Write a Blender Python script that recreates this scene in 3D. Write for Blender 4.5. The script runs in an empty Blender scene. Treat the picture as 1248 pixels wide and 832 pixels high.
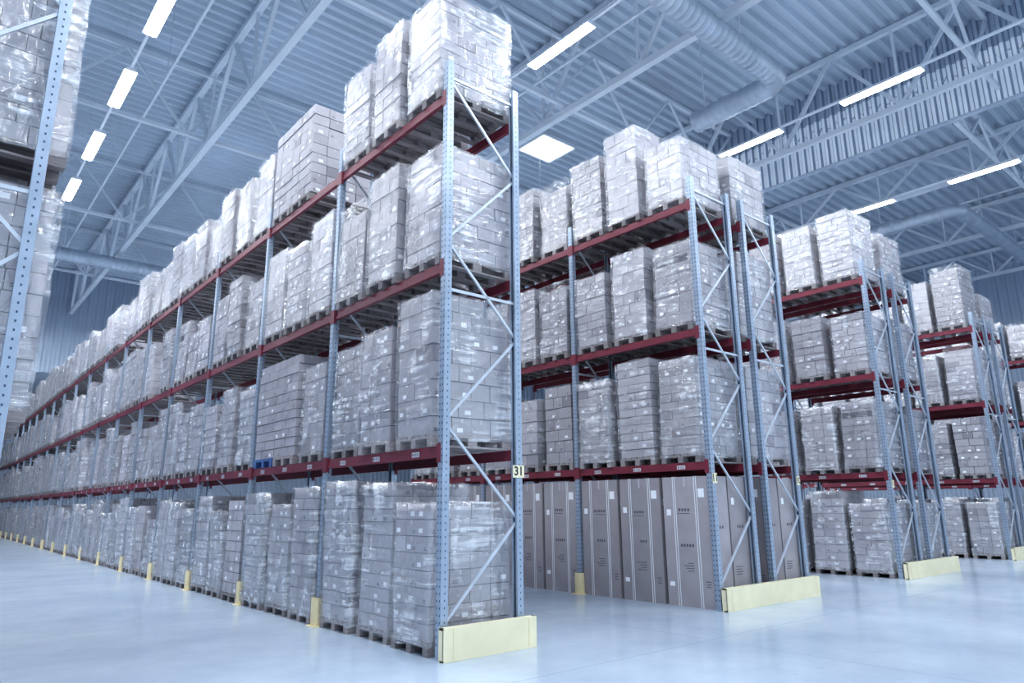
import bpy, math, random
from mathutils import Vector, Matrix, noise
random.seed(7)
scene = bpy.context.scene
COL = scene.collection
try:
    scene.view_settings.view_transform = 'Standard'
    scene.view_settings.look = 'Medium High Contrast'
except Exception as ex:
    print('LOOK', ex)

# ------------------------------------------------------------ materials
def new_mat(name):
    m = bpy.data.materials.new(name); m.use_nodes = True
    nt = m.node_tree; nt.nodes.clear()
    out = nt.nodes.new('ShaderNodeOutputMaterial')
    return m, nt, out
def pmat(name, col, rough=0.5, metal=0.0, nscale=6.0, namt=0.12, bump=0.0, rnd=0.0, spec=0.5, stretch=(1,1,1)):
    m, nt, out = new_mat(name)
    N, L = nt.nodes, nt.links
    b = N.new('ShaderNodeBsdfPrincipled')
    tc = N.new('ShaderNodeTexCoord'); mp = N.new('ShaderNodeMapping')
    mp.inputs['Scale'].default_value = stretch
    nz = N.new('ShaderNodeTexNoise'); nz.inputs['Scale'].default_value = nscale; nz.inputs['Detail'].default_value = 4
    L.new(tc.outputs['Object'], mp.inputs['Vector']); L.new(mp.outputs['Vector'], nz.inputs['Vector'])
    mr = N.new('ShaderNodeMapRange')
    mr.inputs['From Min'].default_value = .3; mr.inputs['From Max'].default_value = .7
    mr.inputs['To Min'].default_value = 1-namt; mr.inputs['To Max'].default_value = 1+namt
    L.new(nz.outputs['Fac'], mr.inputs['Value'])
    vm = N.new('ShaderNodeVectorMath'); vm.operation = 'SCALE'
    vm.inputs[0].default_value = col
    fac = mr.outputs['Result']
    if rnd > 0:
        oi = N.new('ShaderNodeObjectInfo'); m2 = N.new('ShaderNodeMapRange')
        m2.inputs['To Min'].default_value = 1-rnd; m2.inputs['To Max'].default_value = 1+rnd
        L.new(oi.outputs['Random'], m2.inputs['Value'])
        mm = N.new('ShaderNodeMath'); mm.operation = 'MULTIPLY'
        L.new(fac, mm.inputs[0]); L.new(m2.outputs['Result'], mm.inputs[1]); fac = mm.outputs[0]
    L.new(fac, vm.inputs['Scale']); L.new(vm.outputs['Vector'], b.inputs['Base Color'])
    b.inputs['Roughness'].default_value = rough; b.inputs['Metallic'].default_value = metal
    b.inputs['Specular IOR Level'].default_value = spec
    if bump > 0:
        bp = N.new('ShaderNodeBump'); bp.inputs['Strength'].default_value = bump; bp.inputs['Distance'].default_value = .02
        L.new(nz.outputs['Fac'], bp.inputs['Height']); L.new(bp.outputs['Normal'], b.inputs['Normal'])
    L.new(b.outputs[0], out.inputs[0])
    return m
def emat(name, col, strength):
    m, nt, out = new_mat(name)
    e = nt.nodes.new('ShaderNodeEmission'); e.inputs[0].default_value = (*col, 1); e.inputs[1].default_value = strength
    nt.links.new(e.outputs[0], out.inputs[0]); return m

M_CA = pmat('carton_board_light', (.46,.445,.48), .6, nscale=4, namt=.06, rnd=.18)
M_CB = pmat('carton_board_mid', (.39,.375,.41), .6, nscale=4, namt=.06, rnd=.18)
M_CC = pmat('carton_board_dark', (.31,.295,.325), .6, nscale=4, namt=.06, rnd=.18)
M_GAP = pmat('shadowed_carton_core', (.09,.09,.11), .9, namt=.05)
M_LAB = pmat('paper_label', (.90,.92,.96), .6, namt=.03)
M_LAB2 = pmat('beam_label', (.66,.66,.70), .6, namt=.03)
M_TAPE = pmat('packing_tape', (.54,.53,.57), .3, namt=.05)
M_INK = pmat('dark_print', (.05,.05,.07), .6, namt=.05)
M_INK2 = pmat('soft_print', (.12,.115,.13), .6, namt=.05)
M_WOOD = pmat('pallet_wood', (.29,.265,.265), .8, nscale=5, namt=.25, rnd=.25, stretch=(1,8,8))
M_BLUEP = pmat('blue_pallet_paint', (.06,.13,.32), .6, namt=.15)
M_POST = pmat('blue_grey_rack_steel', (.40,.475,.58), .33, metal=.4, nscale=8, namt=.08)
M_BRACE = pmat('galvanised_bracing', (.60,.65,.72), .33, metal=.4, nscale=8, namt=.08)
M_HOLE = pmat('dark_perforation', (.07,.10,.16), .8, namt=.05)
M_RED = pmat('maroon_beam_paint', (.21,.036,.058), .42, nscale=3, namt=.12)
M_YEL = pmat('cream_yellow_paint', (.90,.83,.58), .45, nscale=3, namt=.05)
M_YEL2 = pmat('yellow_protector_paint', (.84,.72,.44), .45, nscale=3, namt=.08)
M_APP = pmat('appliance_carton_board', (.365,.34,.36), .6, nscale=3, namt=.08, rnd=.12)
M_STRAP = pmat('white_strap', (.85,.87,.9), .35, namt=.03)
M_DECK = pmat('roof_deck_steel', (.53,.60,.68), .42, metal=.1, nscale=.25, namt=.12)
M_WALL = pmat('hazed_wall_steel', (.40,.47,.57), .5, metal=.1, nscale=.3, namt=.1)  # paler than the sheet itself: distance haze is mixed into the colour
M_TRUSS = pmat('pale_truss_paint', (.68,.73,.79), .45, nscale=1, namt=.06)
M_DUCT = pmat('galvanised_duct', (.48,.54,.62), .40, metal=.4, nscale=2, namt=.12)
M_HOUS = pmat('lamp_housing_white', (.8,.83,.88), .4, namt=.03)
M_TUBE = emat('fluorescent_tube_glow', (.95,.98,1.0), 22.0)
M_SKY = emat('skylight_glow', (.93,.97,1.0), 5.0)
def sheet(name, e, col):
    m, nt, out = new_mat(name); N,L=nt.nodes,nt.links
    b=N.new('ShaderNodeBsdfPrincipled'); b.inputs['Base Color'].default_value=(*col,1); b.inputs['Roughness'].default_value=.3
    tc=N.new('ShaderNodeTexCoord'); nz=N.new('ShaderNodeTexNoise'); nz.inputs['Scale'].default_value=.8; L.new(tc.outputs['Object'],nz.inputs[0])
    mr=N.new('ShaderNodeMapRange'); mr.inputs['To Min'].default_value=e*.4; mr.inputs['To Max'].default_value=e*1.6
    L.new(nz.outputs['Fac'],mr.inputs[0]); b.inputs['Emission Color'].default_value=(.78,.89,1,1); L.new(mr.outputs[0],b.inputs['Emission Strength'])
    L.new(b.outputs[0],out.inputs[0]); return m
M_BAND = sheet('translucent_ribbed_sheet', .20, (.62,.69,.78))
M_RIB = pmat('band_rib_shade', (.44,.52,.63), .4, metal=.2, nscale=.3, namt=.1)  # darker tone paints shade onto the sloped flanks of the band's ribs
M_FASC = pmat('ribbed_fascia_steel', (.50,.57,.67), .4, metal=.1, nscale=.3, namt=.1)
M_RIB2 = pmat('fascia_rib_shade', (.32,.39,.50), .4, metal=.2, nscale=.3, namt=.1)  # same fascia sheet, its sloped rib flanks darkened to paint their shade

# stretch film; its white streaks and patches also paint sheen and glare
def film(name, lo, hi, fmin, fmax, gloss, bstr, drape):
    m, nt, out = new_mat(name)
    N, L = nt.nodes, nt.links
    tc = N.new('ShaderNodeTexCoord'); oi = N.new('ShaderNodeObjectInfo')
    ml = N.new('ShaderNodeMath'); ml.operation='MULTIPLY'; ml.inputs[1].default_value=37.0
    L.new(oi.outputs['Random'], ml.inputs[0])
    ad = N.new('ShaderNodeVectorMath'); ad.operation='ADD'
    L.new(tc.outputs['Object'], ad.inputs[0]); L.new(ml.outputs[0], ad.inputs[1])
    def nz_(scale, rot, s, detail, dist, rough=.55):
        mp = N.new('ShaderNodeMapping'); mp.inputs['Scale'].default_value=scale; mp.inputs['Rotation'].default_value=rot
        L.new(ad.outputs[0], mp.inputs[0])
        n = N.new('ShaderNodeTexNoise'); n.inputs['Scale'].default_value=s; n.inputs['Detail'].default_value=detail; n.inputs['Distortion'].default_value=dist; n.inputs['Roughness'].default_value=rough
        L.new(mp.outputs[0], n.inputs['Vector']); return n.outputs['Fac']
    sheen_streak = nz_((.8,.8,11.0),(.14,.18,0),1.5,4,.4,.6)
    sheen_patch = nz_((2.4,2.4,.9),(.12,-.14,.1),1.3,2,.6)
    mul = N.new('ShaderNodeMath'); mul.operation='MULTIPLY'; L.new(sheen_streak,mul.inputs[0]); L.new(sheen_patch,mul.inputs[1])
    rp = N.new('ShaderNodeMapRange'); rp.inputs['From Min'].default_value=fmin; rp.inputs['From Max'].default_value=fmax
    rp.inputs['To Min'].default_value=lo; rp.inputs['To Max'].default_value=hi
    L.new(mul.outputs[0], rp.inputs['Value'])
    b = N.new('ShaderNodeBsdfPrincipled'); b.inputs['Base Color'].default_value=(.90,.93,.98,1)
    b.inputs['Roughness'].default_value=.2; b.inputs['Specular IOR Level'].default_value=.9
    wr = nz_(drape,(.35,.3,.2),1.6,2.5,1.2,.5)
    sm = N.new('ShaderNodeMath'); sm.operation='ADD'; L.new(mul.outputs[0],sm.inputs[0]); L.new(wr,sm.inputs[1])
    bp = N.new('ShaderNodeBump'); bp.inputs['Strength'].default_value=bstr; bp.inputs['Distance'].default_value=.045
    L.new(sm.outputs[0], bp.inputs['Height']); L.new(bp.outputs[0], b.inputs['Normal'])
    tr = N.new('ShaderNodeBsdfTransparent'); mx = N.new('ShaderNodeMixShader')
    L.new(rp.outputs[0], mx.inputs[0]); L.new(tr.outputs[0], mx.inputs[1]); L.new(b.outputs[0], mx.inputs[2])
    gl = N.new('ShaderNodeBsdfGlossy'); gl.inputs['Roughness'].default_value=.15; gl.inputs['Color'].default_value=(1,1,1,1); L.new(bp.outputs[0], gl.inputs['Normal'])
    mx2 = N.new('ShaderNodeMixShader'); mx2.inputs[0].default_value=gloss
    L.new(mx.outputs[0], mx2.inputs[1]); L.new(gl.outputs[0], mx2.inputs[2])
    L.new(mx2.outputs[0], out.inputs[0]); return m
M_FILM = film('stretch_film', .03,.72,.275,.42,.13,.7,(2,2,3))
M_FILM2 = film('draped_stretch_film', .07,.74,.26,.41,.16,.9,(3.5,3.5,1.4))

# floor
M_FLOOR, nt, out = new_mat('polished_concrete')
N, L = nt.nodes, nt.links
tc = N.new('ShaderNodeTexCoord')
n1 = N.new('ShaderNodeTexNoise'); n1.inputs['Scale'].default_value=.5; n1.inputs['Detail'].default_value=9; n1.inputs['Roughness'].default_value=.62
L.new(tc.outputs['Object'], n1.inputs['Vector'])
cr = N.new('ShaderNodeValToRGB')
cr.color_ramp.elements[0].position=.3; cr.color_ramp.elements[0].color=(.38,.465,.58,1)
cr.color_ramp.elements[1].position=.66; cr.color_ramp.elements[1].color=(.52,.60,.70,1)
L.new(n1.outputs['Fac'], cr.inputs[0])
sx = N.new('ShaderNodeSeparateXYZ'); L.new(tc.outputs['Object'], sx.inputs[0])
def joint(axis, period, off):
    a = N.new('ShaderNodeMath'); a.operation='ADD'; a.inputs[1].default_value=off; L.new(sx.outputs[axis], a.inputs[0])
    p = N.new('ShaderNodeMath'); p.operation='PINGPONG'; p.inputs[1].default_value=period/2; L.new(a.outputs[0], p.inputs[0])
    c = N.new('ShaderNodeMath'); c.operation='LESS_THAN'; c.inputs[1].default_value=.008; L.new(p.outputs[0], c.inputs[0])
    return c.outputs[0]
j = N.new('ShaderNodeMath'); j.operation='MAXIMUM'; L.new(joint('X',6.8,-.9), j.inputs[0]); L.new(joint('Y',6.0,.6), j.inputs[1])
vo = N.new('ShaderNodeTexNoise'); vo.inputs['Scale'].default_value=7; vo.inputs['Detail'].default_value=3; L.new(tc.outputs['Object'], vo.inputs['Vector'])
sc = N.new('ShaderNodeMapRange'); sc.inputs['From Min'].default_value=.66; sc.inputs['From Max'].default_value=.72; sc.inputs['To Max'].default_value=.35
L.new(vo.outputs['Fac'], sc.inputs['Value'])
jm = N.new('ShaderNodeMath'); jm.operation='MAXIMUM'; L.new(j.outputs[0], jm.inputs[0]); L.new(sc.outputs[0], jm.inputs[1])
mxc = N.new('ShaderNodeMix'); mxc.data_type='RGBA'
jf = N.new('ShaderNodeMath'); jf.operation='MULTIPLY'; jf.inputs[1].default_value=.4; L.new(jm.outputs[0], jf.inputs[0])
L.new(jf.outputs[0], mxc.inputs[0]); L.new(cr.outputs[0], mxc.inputs[6]); mxc.inputs[7].default_value=(.20,.27,.38,1)
b = N.new('ShaderNodeBsdfPrincipled'); L.new(mxc.outputs[2], b.inputs['Base Color'])
b.inputs['Roughness'].default_value=.2
L.new(b.outputs[0], out.inputs[0])

# ------------------------------------------------------------ mesh builder
class MB:
    def __init__(s): s.v=[]; s.f=[]; s.m=[]
    def box(s, c, d, mat=0, rz=0.0):
        hx,hy,hz = d[0]/2,d[1]/2,d[2]/2; i=len(s.v); cs,sn=math.cos(rz),math.sin(rz)
        for z in (-hz,hz):
            for x,y in ((-hx,-hy),(hx,-hy),(hx,hy),(-hx,hy)):
                s.v.append((c[0]+x*cs-y*sn, c[1]+x*sn+y*cs, c[2]+z))
        for q in ((0,3,2,1),(4,5,6,7),(0,1,5,4),(1,2,6,5),(2,3,7,6),(3,0,4,7)):
            s.f.append(tuple(i+k for k in q)); s.m.append(mat)
    def quad(s, pts, mat=0):
        i=len(s.v); s.v += [tuple(p) for p in pts]; s.f.append(tuple(range(i,i+len(pts)))); s.m.append(mat)
    def bar(s, a, b, w, h=None, mat=0):
        h = h or w; a=Vector(a); b=Vector(b); d=(b-a).normalized()
        up=Vector((0,0,1)) if abs(d.z)<.95 else Vector((1,0,0))
        sd=d.cross(up).normalized()*w/2; u=sd.cross(d).normalized()*h/2
        i=len(s.v)
        for p in (a,b):
            for q in (-sd-u, sd-u, sd+u, -sd+u): s.v.append(tuple(p+q))
        for q in ((0,3,2,1),(4,5,6,7),(0,1,5,4),(1,2,6,5),(2,3,7,6),(3,0,4,7)):
            s.f.append(tuple(i+k for k in q)); s.m.append(mat)
    def add(s, o, T, matmap=None):
        i=len(s.v); s.v += [tuple(T @ Vector(p)) for p in o.v]
        s.f += [tuple(i+k for k in f) for f in o.f]
        s.m += [matmap[k] if matmap else k for k in o.m]
    def mesh(s, name, mats, smooth=False):
        me=bpy.data.meshes.new(name); me.from_pydata(s.v,[],s.f); me.update()
        for m in mats: me.materials.append(m)
        me.polygons.foreach_set('material_index', s.m)
        if smooth: me.polygons.foreach_set('use_smooth',[True]*len(me.polygons))
        return me
def obj(name, data, loc=(0,0,0), parent=None, **kw):
    o=bpy.data.objects.new(name, data); COL.objects.link(o); o.location=loc
    if parent: o.parent=parent
    for k,v in kw.items(): o[k]=v
    return o

# ------------------------------------------------------------ room shell
XL,XR,YN,YF = -14.0, 50.0, -14.0, 54.0
YE = 68.0
XS = 25.6; ZD=17.7; ZL=16.0
m=MB(); m.box(((XL+XR)/2,(YN+YE)/2,-.1),(XR-XL,YE-YN,.2)); obj('floor', m.mesh('floor',[M_FLOOR]), kind='structure')
def corr(a0, a1, b0, b1, fixed, period, amp, mat, plane, mat2=None):
    m=MB(); pts=[]; a=a0
    while a<a1:
        for fr,h in ((0,0),(.32,0),(.5,1),(.82,1)):
            pts.append((min(a+fr*period,a1),h*amp))
        a+=period
    pts.append((a1,0))
    for p,h in pts:
        for bb in (b0,b1):
            if plane=='ceil': m.v.append((bb,p,fixed+h))
            elif plane=='X': m.v.append((fixed+h,p,bb))
            else: m.v.append((p,fixed+h,bb))
    for k in range(len(pts)-1):
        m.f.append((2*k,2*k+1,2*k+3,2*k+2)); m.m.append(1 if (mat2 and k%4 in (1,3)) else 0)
    return m.mesh('sheet',[mat]+([mat2] if mat2 else []))
obj('ceiling', corr(YN,YF,XL,XS+.1,ZD,.45,.15,M_DECK,'ceil'), kind='structure')
obj('ceiling.001', corr(YN,YF,XS,XR,ZL,.45,.15,M_DECK,'ceil'), kind='structure')
obj('ceiling.002', corr(YF,YE,XL,XR,10.4,.55,.12,M_DECK,'ceil'), kind='structure')
obj('wall_back', corr(XL,XR,0,10.5,YE,.5,.08,M_WALL,'Y'), kind='structure')
obj('wall_upper_back', corr(XL,XR,10.4,ZD+.2,YF,.5,.08,M_WALL,'Y'), kind='structure')
obj('wall_right', corr(YN,YE,0,ZL+.2,XR,.5,.08,M_WALL,'X'), kind='structure')
obj('wall_left', corr(YN,YE,0,ZD+.2,XL-.08,.5,.08,M_WALL,'X'), kind='structure')
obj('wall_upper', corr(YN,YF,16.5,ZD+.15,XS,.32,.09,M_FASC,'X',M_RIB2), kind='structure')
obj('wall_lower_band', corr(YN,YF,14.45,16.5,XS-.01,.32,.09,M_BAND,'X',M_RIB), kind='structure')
m=MB(); m.box((XS+.03,(YN+YF)/2,14.43),(.2,YF-YN,.07)); obj('trim_1', m.mesh('trim',[M_FASC]), kind='structure')
m=MB(); m.quad([(-.95,-.85,0),(-.95,.85,0),(.95,.85,0),(.95,-.85,0)],0)
for a,b_ in (((-1,-.9),(1,-.9)),((-1,.9),(1,.9)),((-1,-.9),(-1,.9)),((1,-.9),(1,.9))):
    m.bar((a[0],a[1],0),(b_[0],b_[1],0),.1,.12,1)
sky=m.mesh('skylight',[M_SKY,M_TRUSS])
obj('window_1', sky, (20.05,21.15,ZD-.08), kind='structure')

# ------------------------------------------------------------ roof steel
def truss(x, zb, zt, y0, y1, panel, c=.22, wb=.13):
    m=MB(); m.bar((0,y0,zb),(0,y1,zb),c,c); m.bar((0,y0,zt),(0,y1,zt),c,c)
    root=obj('roof_truss', m.mesh('chords',[M_TRUSS]), (x,0,0),
        label='pale painted steel lattice truss under corrugated roof', category='roof truss', group='main roof trusses')
    w=MB(); y=y0; up=False
    while y<y1-.1:
        yn=min(y+panel/2,y1)
        w.bar((0,y,zt if up else zb),(0,yn,zb if up else zt),wb,wb)
        if up: w.bar((0,yn,zb),(0,yn,zt),wb*.7,wb*.7)
        y=yn; up=not up
    obj('web_member', w.mesh('webs',[M_TRUSS]), (0,0,0), root)
for x in (-2.25,6.45,15.15): truss(x,14.6,17.55,YN,YF-.1,4.3)
truss(23.6,14.6,17.55,YN,YF-.1,4.3,.18,.12)
for x in (30.8,38.5,46): truss(x,14.4,15.85,YN,YF-.1,3.6,.18,.11)
def cross_truss(y, x0, x1, zb, zt, n):
    m=MB(); m.bar((x0,0,zb),(x1,0,zb),.13,.13); m.bar((x0,0,zt),(x1,0,zt),.13,.13)
    root=obj('roof_cross_brace', m.mesh('chords',[M_TRUSS]), (0,y,0),
        label='slender pale steel bracing girder between roof trusses', category='roof brace', group='roof cross bracing')
    w=MB(); d=(x1-x0)/n
    for k in range(n):
        a=x0+k*d; w.bar((a,0,zt),(a+d/2,0,zb),.09); w.bar((a+d/2,0,zb),(a+d,0,zt),.09)
    obj('web_member', w.mesh('webs',[M_TRUSS]), (0,0,0), root)
for y in (-6,5.2,15,25,35,45):
    cross_truss(y,XL+.1,25.4,14.85,17.45,9)
    cross_truss(y+1.5,26.0,XR-.1,14.55,15.8,8)
pipe=MB(); pipe.bar((0,YN,0),(0,YF-.1,0),.07); pipm=pipe.mesh('pipe',[M_TRUSS])
def rod(h,w):
    q=MB(); q.bar((0,0,0),(0,0,h),w); return q.mesh('rod',[M_BRACE])
rodA,rodB=rod(ZD-15.0,.02),rod(ZL-15.0,.02)
for x in (4.3,13.6,22.3,35.0):
    po=obj('sprinkler_pipe', pipm, (x,0,14.95), label='thin pale sprinkler pipe hung under the roof', category='pipe', group='sprinkler pipes')
    for y in range(-2,50,8): obj('hanger_rod', rodA if x<25 else rodB, (0,y,.02), po)

# ducts
def tube_path(pts, r, seg=32, rib=.24):
    m=MB(); P=[]
    for i in range(len(pts)-1):
        a,b_=Vector(pts[i]),Vector(pts[i+1]); n=max(1,int((b_-a).length/(rib/3)))
        for k in range(n): P.append(a.lerp(b_,k/n))
    P.append(Vector(pts[-1]))
    for i,p in enumerate(P):
        d=(P[min(i+1,len(P)-1)]-P[max(i-1,0)]).normalized()
        sd=d.cross(Vector((0,0,1))).normalized(); u=sd.cross(d)
        rr=r*(1.035 if i%3==0 else .97)
        for k in range(seg):
            t=2*math.pi*k/seg; m.v.append(tuple(p+sd*math.cos(t)*rr+u*math.sin(t)*rr))
    for i in range(len(P)-1):
        for k in range(seg):
            a=i*seg+k; b_=i*seg+(k+1)%seg; m.f.append((a,b_,b_+seg,a+seg)); m.m.append(0)
    m.f.append(tuple(range(seg))); m.m.append(0)
    m.f.append(tuple(range(len(m.v)-seg,len(m.v)))[::-1]); m.m.append(0)
    return m.mesh('duct',[M_DUCT])
def elbow(x0,x1,y,y1,z):
    pts=[(x0,y,z)]; R=.6; sgn = 1 if x1>x0 else -1
    cx=x1-sgn*R
    for k in range(7):
        t=math.pi/2*k/6; pts.append((cx+sgn*R*math.sin(t), y+R-R*math.cos(t), z))
    pts.append((x1,y1,z)); return pts
def duct(path,r,lab,hang):
    o=obj('ventilation_duct', tube_path(path,r), label=lab, category='duct')
    for x,y in hang:
        top=ZD if x<XS else ZL
        h=MB(); h.bar((x,y,13.9),(x,y,top),.03); obj('hanger', h.mesh('hanger',[M_TRUSS]), parent=o)
duct(elbow(2.5,18.1,8.85,11.9,13.9),.34,'large round spiral galvanised air duct with elbow under roof',[(5,8.85),(11,8.85),(16,8.85),(18.1,11.5)])
duct(elbow(44,32.6,8.85,12.4,13.9),.27,'round spiral galvanised air duct with elbow under lower roof',[(36,8.85),(41,8.85),(32.6,12)])
duct([(-8,39,13.9),(14,39,13.9)],.34,'round galvanised air duct crossing the far aisle',[(-4,39),(4,39),(11,39)])

# ------------------------------------------------------------ light rows
LZ=13.7
fix=MB()
fix.box((0,0,.07),(.20,2.35,.05)); fix.quad([(-.10,-1.17,.05),(-.17,-1.17,-.01),(-.17,1.17,-.01),(-.10,1.17,.05)]); fix.quad([(.10,-1.17,.05),(.10,1.17,.05),(.17,1.17,-.01),(.17,-1.17,-.01)])
fix.box((0,-1.17,.03),(.30,.02,.08)); fix.box((0,1.17,.03),(.30,.02,.08))
fixm=fix.mesh('lamp_housing',[M_HOUS])
def tubes():
    tb=MB(); n=12; rings=((-1.14,.015),(-1.10,.05),(1.10,.05),(1.14,.015))
    for y,r in rings:
        for k in range(n):
            t=2*math.pi*k/n; tb.v.append((r*math.cos(t),y,-.015+r*math.sin(t)))
    for q in range(3):
        for k in range(n):
            a=q*n; tb.f.append((a+k,a+(k+1)%n,a+n+(k+1)%n,a+n+k)); tb.m.append(0)
    tb.f.append(tuple(range(n))); tb.m.append(0); tb.f.append(tuple(3*n+k for k in range(n))); tb.m.append(0)
    return tb.mesh('lamp_tube',[M_TUBE])
tbm=tubes()
rail=MB(); rail.bar((0,YN,0),(0,YF-.1,0),.07,.06); railm=rail.mesh('rail',[M_HOUS])
wA,wB=rod(ZD-LZ-.16,.012),rod(ZL-LZ-.16,.012)
for x,y0 in ((3.04,-4.6),(11.7,-5.6),(20.4,-6.0),(29.1,-6.1),(-5.7,-5.0)):
    tr_=obj('light_trunking', railm, (x,0,LZ+.125), label='long thin white lighting rail suspended from the roof', category='lighting rail', group='lighting rails')
    for y in range(-2,54,6): obj('suspension_wire', wA if x<XS else wB, (0,y,.02), tr_)
    y=y0
    while y<52:
        if not (x==20.4 and 1<y<5) and not (x==3.04 and 32<y<41):
            f=obj('fluorescent_light', fixm, (x,y,LZ), label='bright white twin fluorescent batten hung on a lighting rail', category='ceiling light', group='fluorescent lights over the aisles')
            obj('lamp_tube', tbm, (-.065,0,0), f); obj('lamp_tube', tbm, (.065,0,0), f)
            if y<50:
                ld=bpy.data.lights.new('lamp_area','AREA'); ld.shape='RECTANGLE'; ld.size=.3; ld.size_y=2.2; ld.energy=(225 if x<11 else 208 if x<19 else 190); ld.color=(.90,.95,1.0)
                obj('lamp_light', ld, (0,0,-.08), f)
        y+=4.33

# ------------------------------------------------------------ pallets & loads
def pallet_mb(mat=0):
    m=MB(); D,W=1.2,.8
    for y in (-.35,0,.35):
        m.box((0,y,.011),(D,.1,.022),mat)
        for x in (-.53,0,.53): m.box((x,y,.061),(.14,.1,.078),mat)
    for x in (-.53,0,.53): m.box((x,0,.111),(.14,W,.022),mat)
    for k in range(6): m.box((0,-.345+k*.138,.133),(D,.11,.022),mat)
    return m
PAL=pallet_mb(); pal_me=PAL.mesh('pallet',[M_WOOD]); palb_me=pallet_mb().mesh('pallet_blue',[M_BLUEP])
SW,SD=.77,1.18
def stack_mb(seed, h, W=SW, D=SD):
    R=random.Random(seed); m=MB(); style=R.choice((0,1,2,3))
    lh0=(.15,.18,.22,.165)[style]; n=max(3,round(h/lh0)); lh=h/n
    lean=(R.uniform(-.05,.05),R.uniform(-.022,.022)); bow=R.uniform(-.02,.02)
    tone=R.choice((0,0,1))
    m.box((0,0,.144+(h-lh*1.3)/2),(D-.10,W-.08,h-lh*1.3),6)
    for l in range(n):
        pat={0:((3,3),(4,2)),1:((4,3),(4,3)),2:((4,2),(3,3)),3:((4,3),(3,2))}[style]
        nx,ny=pat[l%2]
        if W>1: ny=round(ny*W/.79)
        f=l/n
        ox=R.uniform(-.008,.008)+lean[0]*f+bow*math.sin(f*math.pi); oy=R.uniform(-.006,.006)+lean[1]*f
        sx_,sy_=D/nx,W/ny
        skip_top = (l==n-1 and W<1 and R.random()<.3)
        for i in range(nx):
            for k in range(ny):
                jx,jy=R.uniform(-.004,.004),R.uniform(-.004,.004)
                cx=-D/2+sx_*(i+.5)+ox+jx; cy=-W/2+sy_*(k+.5)+oy+jy
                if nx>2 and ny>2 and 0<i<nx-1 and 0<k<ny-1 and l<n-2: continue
                if skip_top and i==nx-1: continue
                cz=.144+lh*(l+.5); mt=tone if R.random()<.7 else R.choice((0,1,1,2)); bx,by,bz=sx_-.009,sy_-.009,lh-.009
                m.box((cx,cy,cz),(bx,by,bz),mt,R.uniform(-.005,.005))
                for (face,cond) in (('x-',i==0),('x+',i==nx-1),('y-',k==0),('y+',k==ny-1)):
                    if not cond: continue
                    w=by if face[0]=='x' else bx; s=-1 if face[1]=='-' else 1
                    def P(u,v):
                        if face[0]=='x': return (cx+s*(bx/2+.003), cy+u, cz+v)
                        return (cx+u, cy+s*(by/2+.003), cz+v)
                    def rect(u0,u1,v0,v1,mm): m.quad([P(u0,v0),P(u1,v0),P(u1,v1),P(u0,v1)],mm)
                    if R.random()<.5: rect(-.016,.016,bz*.2,bz*.49,3)
                    if R.random()<.30:
                        u=w*R.uniform(-.3,.1); v=-bz*.32; rect(u,u+.085,v,v+.052,4)
                    if R.random()<.3:
                        u=-w*.36; v=-bz*.33; rect(u,u+.07,v,v+.010,5); rect(u,u+.05,v+.022,v+.032,5)
    m.lean=lean; m.bow=bow
    return m
def wrap_mb(seed,h,lean,bow,W=SW,D=SD,amp=.006):
    m=MB(); nu,nv=8,max(8,int(h/.11)); per=[]
    hx,hy=D/2+.030,W/2+.024
    for (a,b_) in (((-hx,-hy),(hx,-hy)),((hx,-hy),(hx,hy)),((hx,hy),(-hx,hy)),((-hx,hy),(-hx,-hy))):
        for k in range(nu): per.append((a[0]+(b_[0]-a[0])*k/nu, a[1]+(b_[1]-a[1])*k/nu))
    n=len(per)
    for j_ in range(nv+1):
        z=.09+(h+.062)*j_/nv; f=j_/nv
        for (x,y) in per:
            q=Vector((x*3+seed*3.1,y*3,z*3.5)); d=noise.noise(q)*amp
            r=1+d/.6; m.v.append((x*r+lean[0]*f+bow*math.sin(f*math.pi),y*r+lean[1]*f,z+ (noise.noise(q*1.7)*.03 if j_ in(0,nv) else 0)))
    for j_ in range(nv):
        for k in range(n):
            a=j_*n+k; b_=j_*n+(k+1)%n; m.f.append((a,b_,b_+n,a+n)); m.m.append(0)
    i0=len(m.v); base=nv*n
    for k,(x,y) in enumerate(per):
        m.v.append((x*.84+lean[0],y*.80+lean[1],.144+h+.010+.02*abs(noise.noise(Vector((x*9,y*9,seed))))))
    for k in range(n):
        m.f.append((base+k,base+(k+1)%n,i0+(k+1)%n,i0+k)); m.m.append(0)
    return m
CM=[M_CA,M_CB,M_CC,M_TAPE,M_LAB,M_INK2,M_GAP]
VAR={}
def variant(H,seed):
    key=(round(H*20),seed)
    if key not in VAR:
        h=round(H*20)/20-.144; s=stack_mb(seed*31+key[0],h)
        w=wrap_mb(seed*17+key[0],h,s.lean,s.bow); w2=wrap_mb(seed*19+key[0],h,s.lean,s.bow,amp=.020)
        VAR[key]=(s,w,s.mesh('carton_stack',CM),w.mesh('stretch_wrap',[M_FILM]),w2.mesh('stretch_wrap',[M_FILM2],True))
    return VAR[key]
G0={0:'pallet loads on the floor level',1:'pallet loads on the first rack level',2:'pallet loads on the second rack level',3:'pallet loads on the top rack level'}
nload=0
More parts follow.
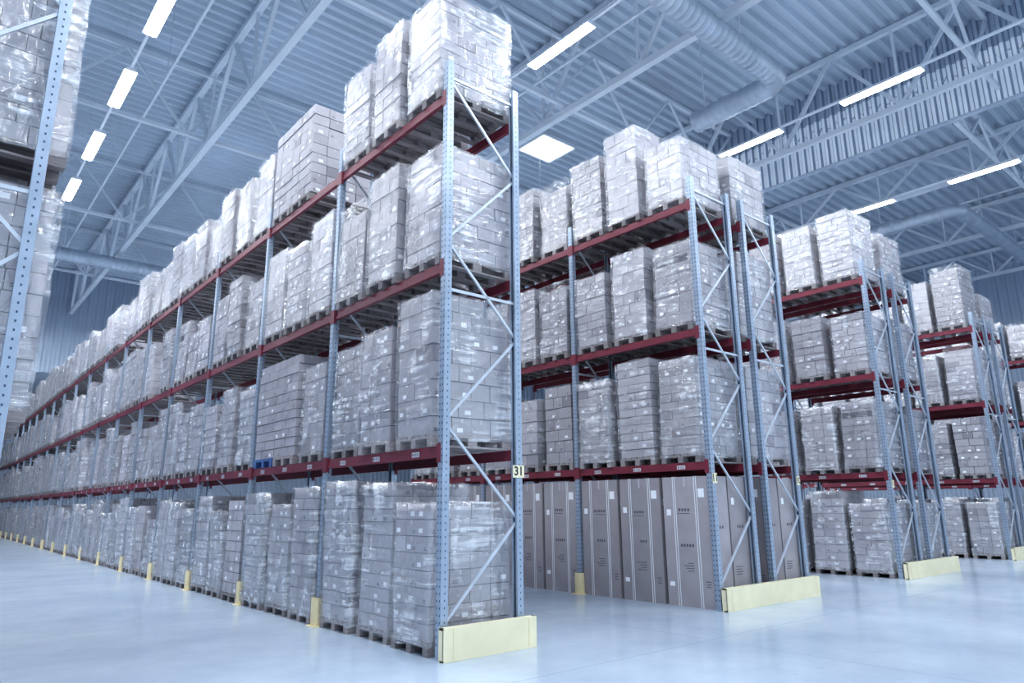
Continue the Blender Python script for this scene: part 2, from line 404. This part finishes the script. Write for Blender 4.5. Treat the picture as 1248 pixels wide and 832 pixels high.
def load(x,y,z,H,level,seed=None,wrapped=True,blue=False,rz=None,drape=False):
    global nload; nload+=1
    seed=random.randrange(4) if seed is None else seed
    s,w,sm,wm,wm2=variant(H,seed)
    size='tall ' if H>1.8 else 'low ' if H<1.45 else ''
    lab=size+('film-wrapped' if wrapped else 'bare')+' carton stack on '+('blue' if blue else 'wooden')+' pallet'+(' on floor' if level==0 else ' on rack beams')
    e=obj('pallet_load', None, (x,y,z), label=lab, category='pallet load', group=G0[level])
    e.empty_display_size=.3
    e.rotation_euler=(0,0,(math.pi if random.random()<.5 else 0)+(rz if rz is not None else random.uniform(-.025,.025)))
    obj('pallet', palb_me if blue else pal_me, parent=e)
    obj('carton_stack', sm, parent=e)
    if wrapped: obj('stretch_wrap', wm2 if (drape or level==0 or random.random()<.25) else wm, parent=e)
def wide_load(x,y,z,H,W,level,seed,blue=False):
    e=obj('pallet_load', None, (x,y,z), label='wide tall bare carton stack on '+('blue' if blue else 'wooden')+' pallets on rack beams', category='pallet load', group=G0[level])
    s=stack_mb(seed,H-.144,W,1.16)
    obj('carton_stack', s.mesh('carton_stack',CM), parent=e)
    for k in (-1,1): obj('pallet', palb_me if (blue and k>0) else pal_me, (0,k*.43,0), e)

# ------------------------------------------------------------ rack pieces
LV=[2.29,4.54,6.87]; PT=7.32; BAY=3.0; Y0=6.7
def post_mesh(s):
    m=MB(); H=PT
    m.box((s*.045,0,H/2),(.006,.10,H)); m.box((0,-.047,H/2),(.09,.006,H)); m.box((0,.047,H/2),(.09,.006,H))
    m.box((-s*.043,-.033,H/2),(.005,.026,H)); m.box((-s*.043,.033,H/2),(.005,.026,H))
    m.box((0,0,.006),(.15,.14,.012))
    z=.15
    while z<H-.05:
        for y in (-.027,.027):
            xx=s*.0495; a=.007; hh=.014
            m.quad([(xx,y-a,z-hh),(xx,y+a,z-hh),(xx,y+a*1.3,z+hh*.3),(xx,y,z+hh),(xx,y-a*1.3,z+hh*.3)],1)
        for yy in (-.0515,.0515):
            m.quad([(-.006,yy,z-.010),(.008,yy,z-.010),(.008,yy,z+.010),(-.006,yy,z+.010)],1)
        z+=.075
    return m.mesh('upright_post',[M_POST,M_HOLE])
pL,pR=post_mesh(-1),post_mesh(1)
DEP=1.10
def brace_mesh():
    m=MB(); z=.35; k=0; a,b_=.03,DEP-.03
    m.bar((a,0,.22),(b_,0,.22),.025,.035)
    while z+1.13<PT:
        if k%2==0: m.bar((a,0,z),(b_,0,z+1.05),.025,.032)
        else: m.bar((b_,0,z),(a,0,z+1.05),.025,.032)
        z+=1.13; k+=1
    m.bar((a,0,PT-.22),(b_,0,PT-.22),.025,.035); m.bar((a,0,LV[1]-.35),(b_,0,LV[1]-.35),.025,.035)
    return m.mesh('cross_bracing',[M_BRACE])
brm=brace_mesh()
def beam_mb(s,labels):
    m=MB(); L_=BAY-.1
    m.box((0,0,-.065),(.045,L_,.13)); m.box((s*.006,0,-.105),(.05,L_,.045))
    for y in (-L_/2+.03,L_/2-.03): m.box((s*.048,y+(-.05 if y<0 else .05),-.08),(.01,.07,.22))
    for y in (-L_/2+.02,L_/2-.02): m.box((s*.028,y,-.08),(.03,.03,.2))
    if labels:
        x=s*.0345
        for yc in (-.95,0,.95):
            m.quad([(x,yc-.085,-.105),(x,yc+.085,-.105),(x,yc+.085,-.045),(x,yc-.085,-.045)],1)
            x2=s*.0355; u=yc-.07
            R=random.Random(3)
            while u<yc+.02:
                w=R.choice((.004,.007)); m.quad([(x2,u,-.095),(x2,u+w,-.095),(x2,u+w,-.055),(x2,u,-.055)],2); u+=w+R.choice((.006,.010))
            m.quad([(x2,yc+.04,-.09),(x2,yc+.072,-.09),(x2,yc+.072,-.06),(x2,yc+.04,-.06)],3)
    return m
BMM=[M_RED,M_LAB2,M_INK,M_INK2]
BMB={(s,l):beam_mb(s,l) for s in (-1,1) for l in (False,True)}
BM={k:v.mesh('rack_beam',BMM) for k,v in BMB.items()}
def prot():
    m=MB(); H=.38
    pts=[(-.02,-.095),(-.085,-.095),(-.115,-.055),(-.125,0),(-.115,.055),(-.085,.095),(-.02,.095)]
    inn=[(-.02,-.085),(-.08,-.085),(-.105,-.05),(-.115,0),(-.105,.05),(-.08,.085),(-.02,.085)]
    n=len(pts)
    for ring in (pts,inn):
        for z in (0,H):
            for p in ring: m.v.append((p[0],p[1],z))
    for k in range(n-1):
        m.f.append((k,k+1,n+k+1,n+k)); m.m.append(0)
        m.f.append((2*n+k+1,2*n+k,3*n+k,3*n+k+1)); m.m.append(0)
        m.f.append((n+k,n+k+1,3*n+k+1,3*n+k)); m.m.append(0)
    m.box((-.075,0,.006),(.14,.26,.012))
    return m.mesh('post_protector',[M_YEL2])
protm=prot()
def rack(x, bays, lab, protect=True):
    root=obj('pallet_rack', None, (x,Y0,0), label=lab, category='pallet rack', group='pallet racks')
    for i in range(bays+1):
        y=i*BAY
        obj('upright_post', pL, (0,y,0), root); obj('upright_post', pR, (DEP,y,0), root)
        obj('cross_bracing', brm, (0,y,0), root)
        if i and protect:
            obj('post_protector', protm, (x,Y0+y,0), label='yellow steel post protector at rack foot', category='rack protector', group='yellow post protectors')
    far_b=MB()
    for i in range(bays):
        for li,z in enumerate(LV):
            yc=i*BAY+BAY/2
            if i<15:
                obj('rack_beam', BM[(-1,li==0 and i<8)], (0,yc,z), root); obj('rack_beam', BM[(1,False)], (DEP,yc,z), root)
            else:
                far_b.add(BMB[(-1,False)],Matrix.Translation((0,yc,z))); far_b.add(BMB[(1,False)],Matrix.Translation((DEP,yc,z)))
    if far_b.v: obj('rack_beam', far_b.mesh('far_beams',BMM), parent=root, kind='stuff')
    return root
racks={'A':(4.62,19),'L':(-.67,2),'B':(9.86,3),'C':(11.46,2),'D':(16.68,2),'E':(18.35,1),'F':(24.2,2),'G':(25.9,2),'H':(31.6,3)}
for k,(x,n) in list(racks.items()):
    rack(x,n,'blue-grey steel pallet rack with maroon beams, four load levels' if k!='A' else 'long blue-grey steel pallet rack with maroon beams beside open aisle', protect=k in 'ABDF')
OFF=[.53,1.5,2.47]
ZL4=[0]+LV
HT={
 'A':{0:[1.65,1.9,1.95,1.9,1.65,1.85,1.75,1.55,1.85,1.6,1.75], 1:[1.9,1.65,1.6,1.5,'w','w',1.5,1.65,1.4,1.55,1.45],
      2:[1.65,1.75,1.6,1.75,1.5,1.7,1.4,1.7,1.55], 3:[1.65,1.75,1.55,None,'w','w',1.7,1.55,1.65,1.4,1.6,1.5,1.65,1.35]},
 'B':{0:'tall',1:[1.8,1.9,1.65,1.7,1.5,1.65],2:[1.65,1.8,1.55,1.65,1.7,1.6],3:[1.35,2.0,1.75,1.65,1.75,1.7]},
 'C':{0:'tall',1:[1.8,1.7,1.6],2:[1.8,1.7,1.6],3:[1.5,1.7,1.7]},
 'D':{0:[1.6,1.9,1.7],1:[1.65,1.6,1.6],2:[1.5,1.6,1.7],3:[1.8,1.7,1.75]},
 'E':{0:[1.6,1.6,1.7],1:[1.6,1.6,1.6],2:[1.6,1.6,1.7],3:[1.6,1.7,1.75]},
 'F':{0:[1.6,1.7,1.7],1:[1.8,1.7,1.6],2:[1.75,1.6,1.7],3:[2.05,1.7,1.75]},
 'G':{0:[1.6,1.7,1.6,None,None,None],1:[1.8,1.7,1.8,None,None,None],2:[1.75,1.7,1.8,None,None,None],3:[1.4,None,None,None,None,None]},
 'L':{0:[None]*6,1:[2.0,1.9,1.8],2:[1.85,1.8,1.8],3:[1.7,1.7,1.7]},
}
# appliance cartons (three print variants)
AW,AD,AH=.90,.54,2.06
def app_mesh(v):
    ab=MB(); ab.box((0,0,AH/2),(AD,AW,AH),0); R=random.Random(v)
    for s in (-1,1):
        x=s*(AD/2+.002)
        def R_(y0,y1,z0,z1,mm): ab.quad([(x,y0,z0),(x,y1,z0),(x,y1,z1),(x,y0,z1)],mm)
        dy=R.uniform(-.04,.04); dz=R.uniform(-.12,.08)
        R_(-.38,-.26,1.70+dz*.3,1.84+dz*.3,3)
        for k in range(4+v%2): R_(-.11+dy+.06*k,-.07+dy+.06*k,1.43+dz,1.475+dz,2)
        R_(-.11+dy,.13+dy,1.385+dz,1.397+dz,2)
        for k in range(3+v): R_(-.12+.055*k,-.085+.055*k,1.0-dz,1.045-dz,2)
        for k in range(4): R_(-.10,.10-.04*((k+v)%3),.60-k*.04+dz,.612-k*.04+dz,2)
        for k in range(3): R_(-.40,-.31-.02*(k%2),.40-k*.04,.412-k*.04,2)
        R_(.30,.39,1.50-dz,1.60-dz,3)
        if v!=1: R_(.30,.40,.30,.37,3)
        R_(-.015,.015,AH-.16,AH,1)
    for s in (-1,1):
        y=s*(AW/2+.002)
        def R2(a0,a1,z0,z1,mm): ab.quad([(a0,y,z0),(a1,y,z0),(a1,y,z1),(a0,y,z1)],mm)
        R2(-.2,-.12,1.6,1.71,3)
        for k in range(3): R2(-.08+.07*k,-.04+.07*k,1.22,1.265,2)
        for k in range(4): R2(-.20,.0-.03*(k%2),.6-k*.04,.612-k*.04,2)
    return ab.mesh('carton_body',[M_APP,M_TAPE,M_INK2,M_LAB])
abms=[app_mesh(v) for v in range(3)]
def strap_mesh():
    st=MB()
    for x in (-AD/2-.004,AD/2+.004): st.box((x,0,AH/2),(.004,.012,AH))
    st.box((0,0,AH+.002),(AD+.012,.012,.004)); return st.mesh('strap',[M_STRAP])
stm=strap_mesh(); napp=0
def appliance(x,y):
    global napp; napp+=1
    e=obj('appliance_carton', None, (x,y,0), label='tall grey-brown appliance carton with dark print and white straps', category='carton', group='tall appliance cartons under the rack')
    e.rotation_euler=(0,0,random.uniform(-.003,.003))
    obj('carton_body',abms[(napp*2)%3],parent=e)
    for yy in (-.235,-.195,.195,.235): obj('strap',stm,(0,yy,0),e)

far=MB(); FM=CM+[M_WOOD,M_FILM]
INDIV=10
for k,(x,n) in racks.items():
    tab=HT.get(k,{})
    cx=x+DEP/2+(.0 if k!='L' else .15)
    for lev in range(4):
        t=tab.get(lev,[])
        for i in range(n):
            for sidx in range(3):
                q=i*3+sidx; y=Y0+i*BAY+OFF[sidx]
                if t=='tall':
                    appliance(cx-.29,y)
                    if q<3: appliance(cx+.29,y)
                    continue
                if q<len(t): H=t[q]
                else:
                    H=random.choice((1.35,1.45,1.5,1.6,1.65,1.7,1.75,1.8,1.9) if lev in(0,1) else (1.3,1.4,1.5,1.55,1.6,1.65,1.75))
                    if lev in (1,2,3) and random.random()<.06: H=None
                if H is None: continue
                z=ZL4[lev]
                if H=='w':
                    if q==4: wide_load(cx,y+.52,z,1.85 if lev==3 else 1.8,1.70,lev,5+lev,blue=(lev==1))
                    continue
                if k=='A' and i>=INDIV:
                    s,w=variant(H,q%3)[:2]; T=Matrix.Translation((cx,y,z))
                    far.add(PAL,T,{0:7}); far.add(s,T); far.add(w,T,{0:8}); continue
                wrapped = random.random()>.08
                if (k=='A' and q<3) or k=='L': wrapped=True
                load(cx+random.uniform(-.035,.035),y+random.uniform(-.02,.02),z,H,lev,None,wrapped,drape=(k=='L'))
obj('pallet_load_row', far.mesh('far_loads',FM), kind='stuff', label='dense rows of film-wrapped carton loads on long rack', category='pallet loads')

# ------------------------------------------------------------ end guards
def guard(x0,x1,lab):
    m=MB(); w=x1-x0; H=.34; t=.03
    m.box((0,0,H/2),(w,t,H)); m.box((0,.045,H-.012),(w,.08,.024)); m.box((0,.03,.01),(w,.07,.02))
    for s in (-1,1):
        m.box((s*(w/2-t/2),.045,H/2),(t,.09,H))
        m.box((s*(w/2-.12),-.017,H/2),(.006,.004,H-.02),1)
    me=m.mesh('guard',[M_YEL,M_YEL2])
    o=obj('rack_end_guard', me, ((x0+x1)/2,6.52,0), label=lab, category='rack guard', group='cream-yellow rack end guards')
    bv=o.modifiers.new('bevel','BEVEL'); bv.width=.008; bv.segments=2
guard(4.52,5.84,'cream-yellow steel end guard at foot of the long rack')
guard(9.78,12.68,'wide cream-yellow steel end guard across two back-to-back racks')
guard(16.60,19.60,'wide cream-yellow steel end guard across two back-to-back racks')
guard(24.0,27.1,'wide cream-yellow steel end guard across two back-to-back racks')
guard(-.87,.62,'cream-yellow steel end guard at foot of a rack')

def plate(x,z,txt,w=.17,h=.14):
    m=MB(); m.box((0,0,0),(w,.006,h)); p=obj('aisle_number_sign', m.mesh('plate',[M_YEL]), (x,6.642,z), label='small yellow plate with black number on rack post', category='sign', group='rack number plates')
    cu=bpy.data.curves.new('num','FONT'); cu.body=txt; cu.size=h*1.0; cu.align_x='CENTER'; cu.align_y='CENTER'; cu.offset=.004
    to=bpy.data.objects.new('num_tmp',cu); COL.objects.link(to); bpy.context.view_layer.update()
    me=bpy.data.meshes.new_from_object(to.evaluated_get(bpy.context.evaluated_depsgraph_get())); bpy.data.objects.remove(to)
    me.materials.clear(); me.materials.append(M_INK)
    t=obj('sign_number', me, (0,-.0045,0), p); t.rotation_euler=(math.pi/2,0,0)
plate(5.70,2.02,'31',.18,.15); plate(9.88,2.02,'11',.12,.16); plate(12.54,2.02,'10',.12,.16); plate(16.72,2.02,'11',.12,.16)

# ------------------------------------------------------------ world, camera
w=bpy.data.worlds.new('world'); scene.world=w; w.use_nodes=True
bg=w.node_tree.nodes['Background']; bg.inputs[0].default_value=(.66,.81,1.0,1); bg.inputs[1].default_value=.9
yaw=math.radians(40.2); p=math.radians(13.33); rho=math.radians(.49)
head=Vector((math.sin(yaw),math.cos(yaw),0)); R0=Vector((math.cos(yaw),-math.sin(yaw),0)); Z=Vector((0,0,1))
F=head*math.cos(p)+Z*math.sin(p); U=-head*math.sin(p)+Z*math.cos(p)
Rc=R0*math.cos(rho)-U*math.sin(rho); Uc=U*math.cos(rho)+R0*math.sin(rho)
cam=bpy.data.cameras.new('camera'); cam.sensor_width=36; cam.lens=24.46; cam.clip_end=300
co=bpy.data.objects.new('camera',cam); COL.objects.link(co)
co.matrix_world=Matrix(((Rc.x,Uc.x,-F.x,0),(Rc.y,Uc.y,-F.y,0),(Rc.z,Uc.z,-F.z,1.6),(0,0,0,1)))
scene.camera=co
print('loads',nload,'objects',len(bpy.data.objects))
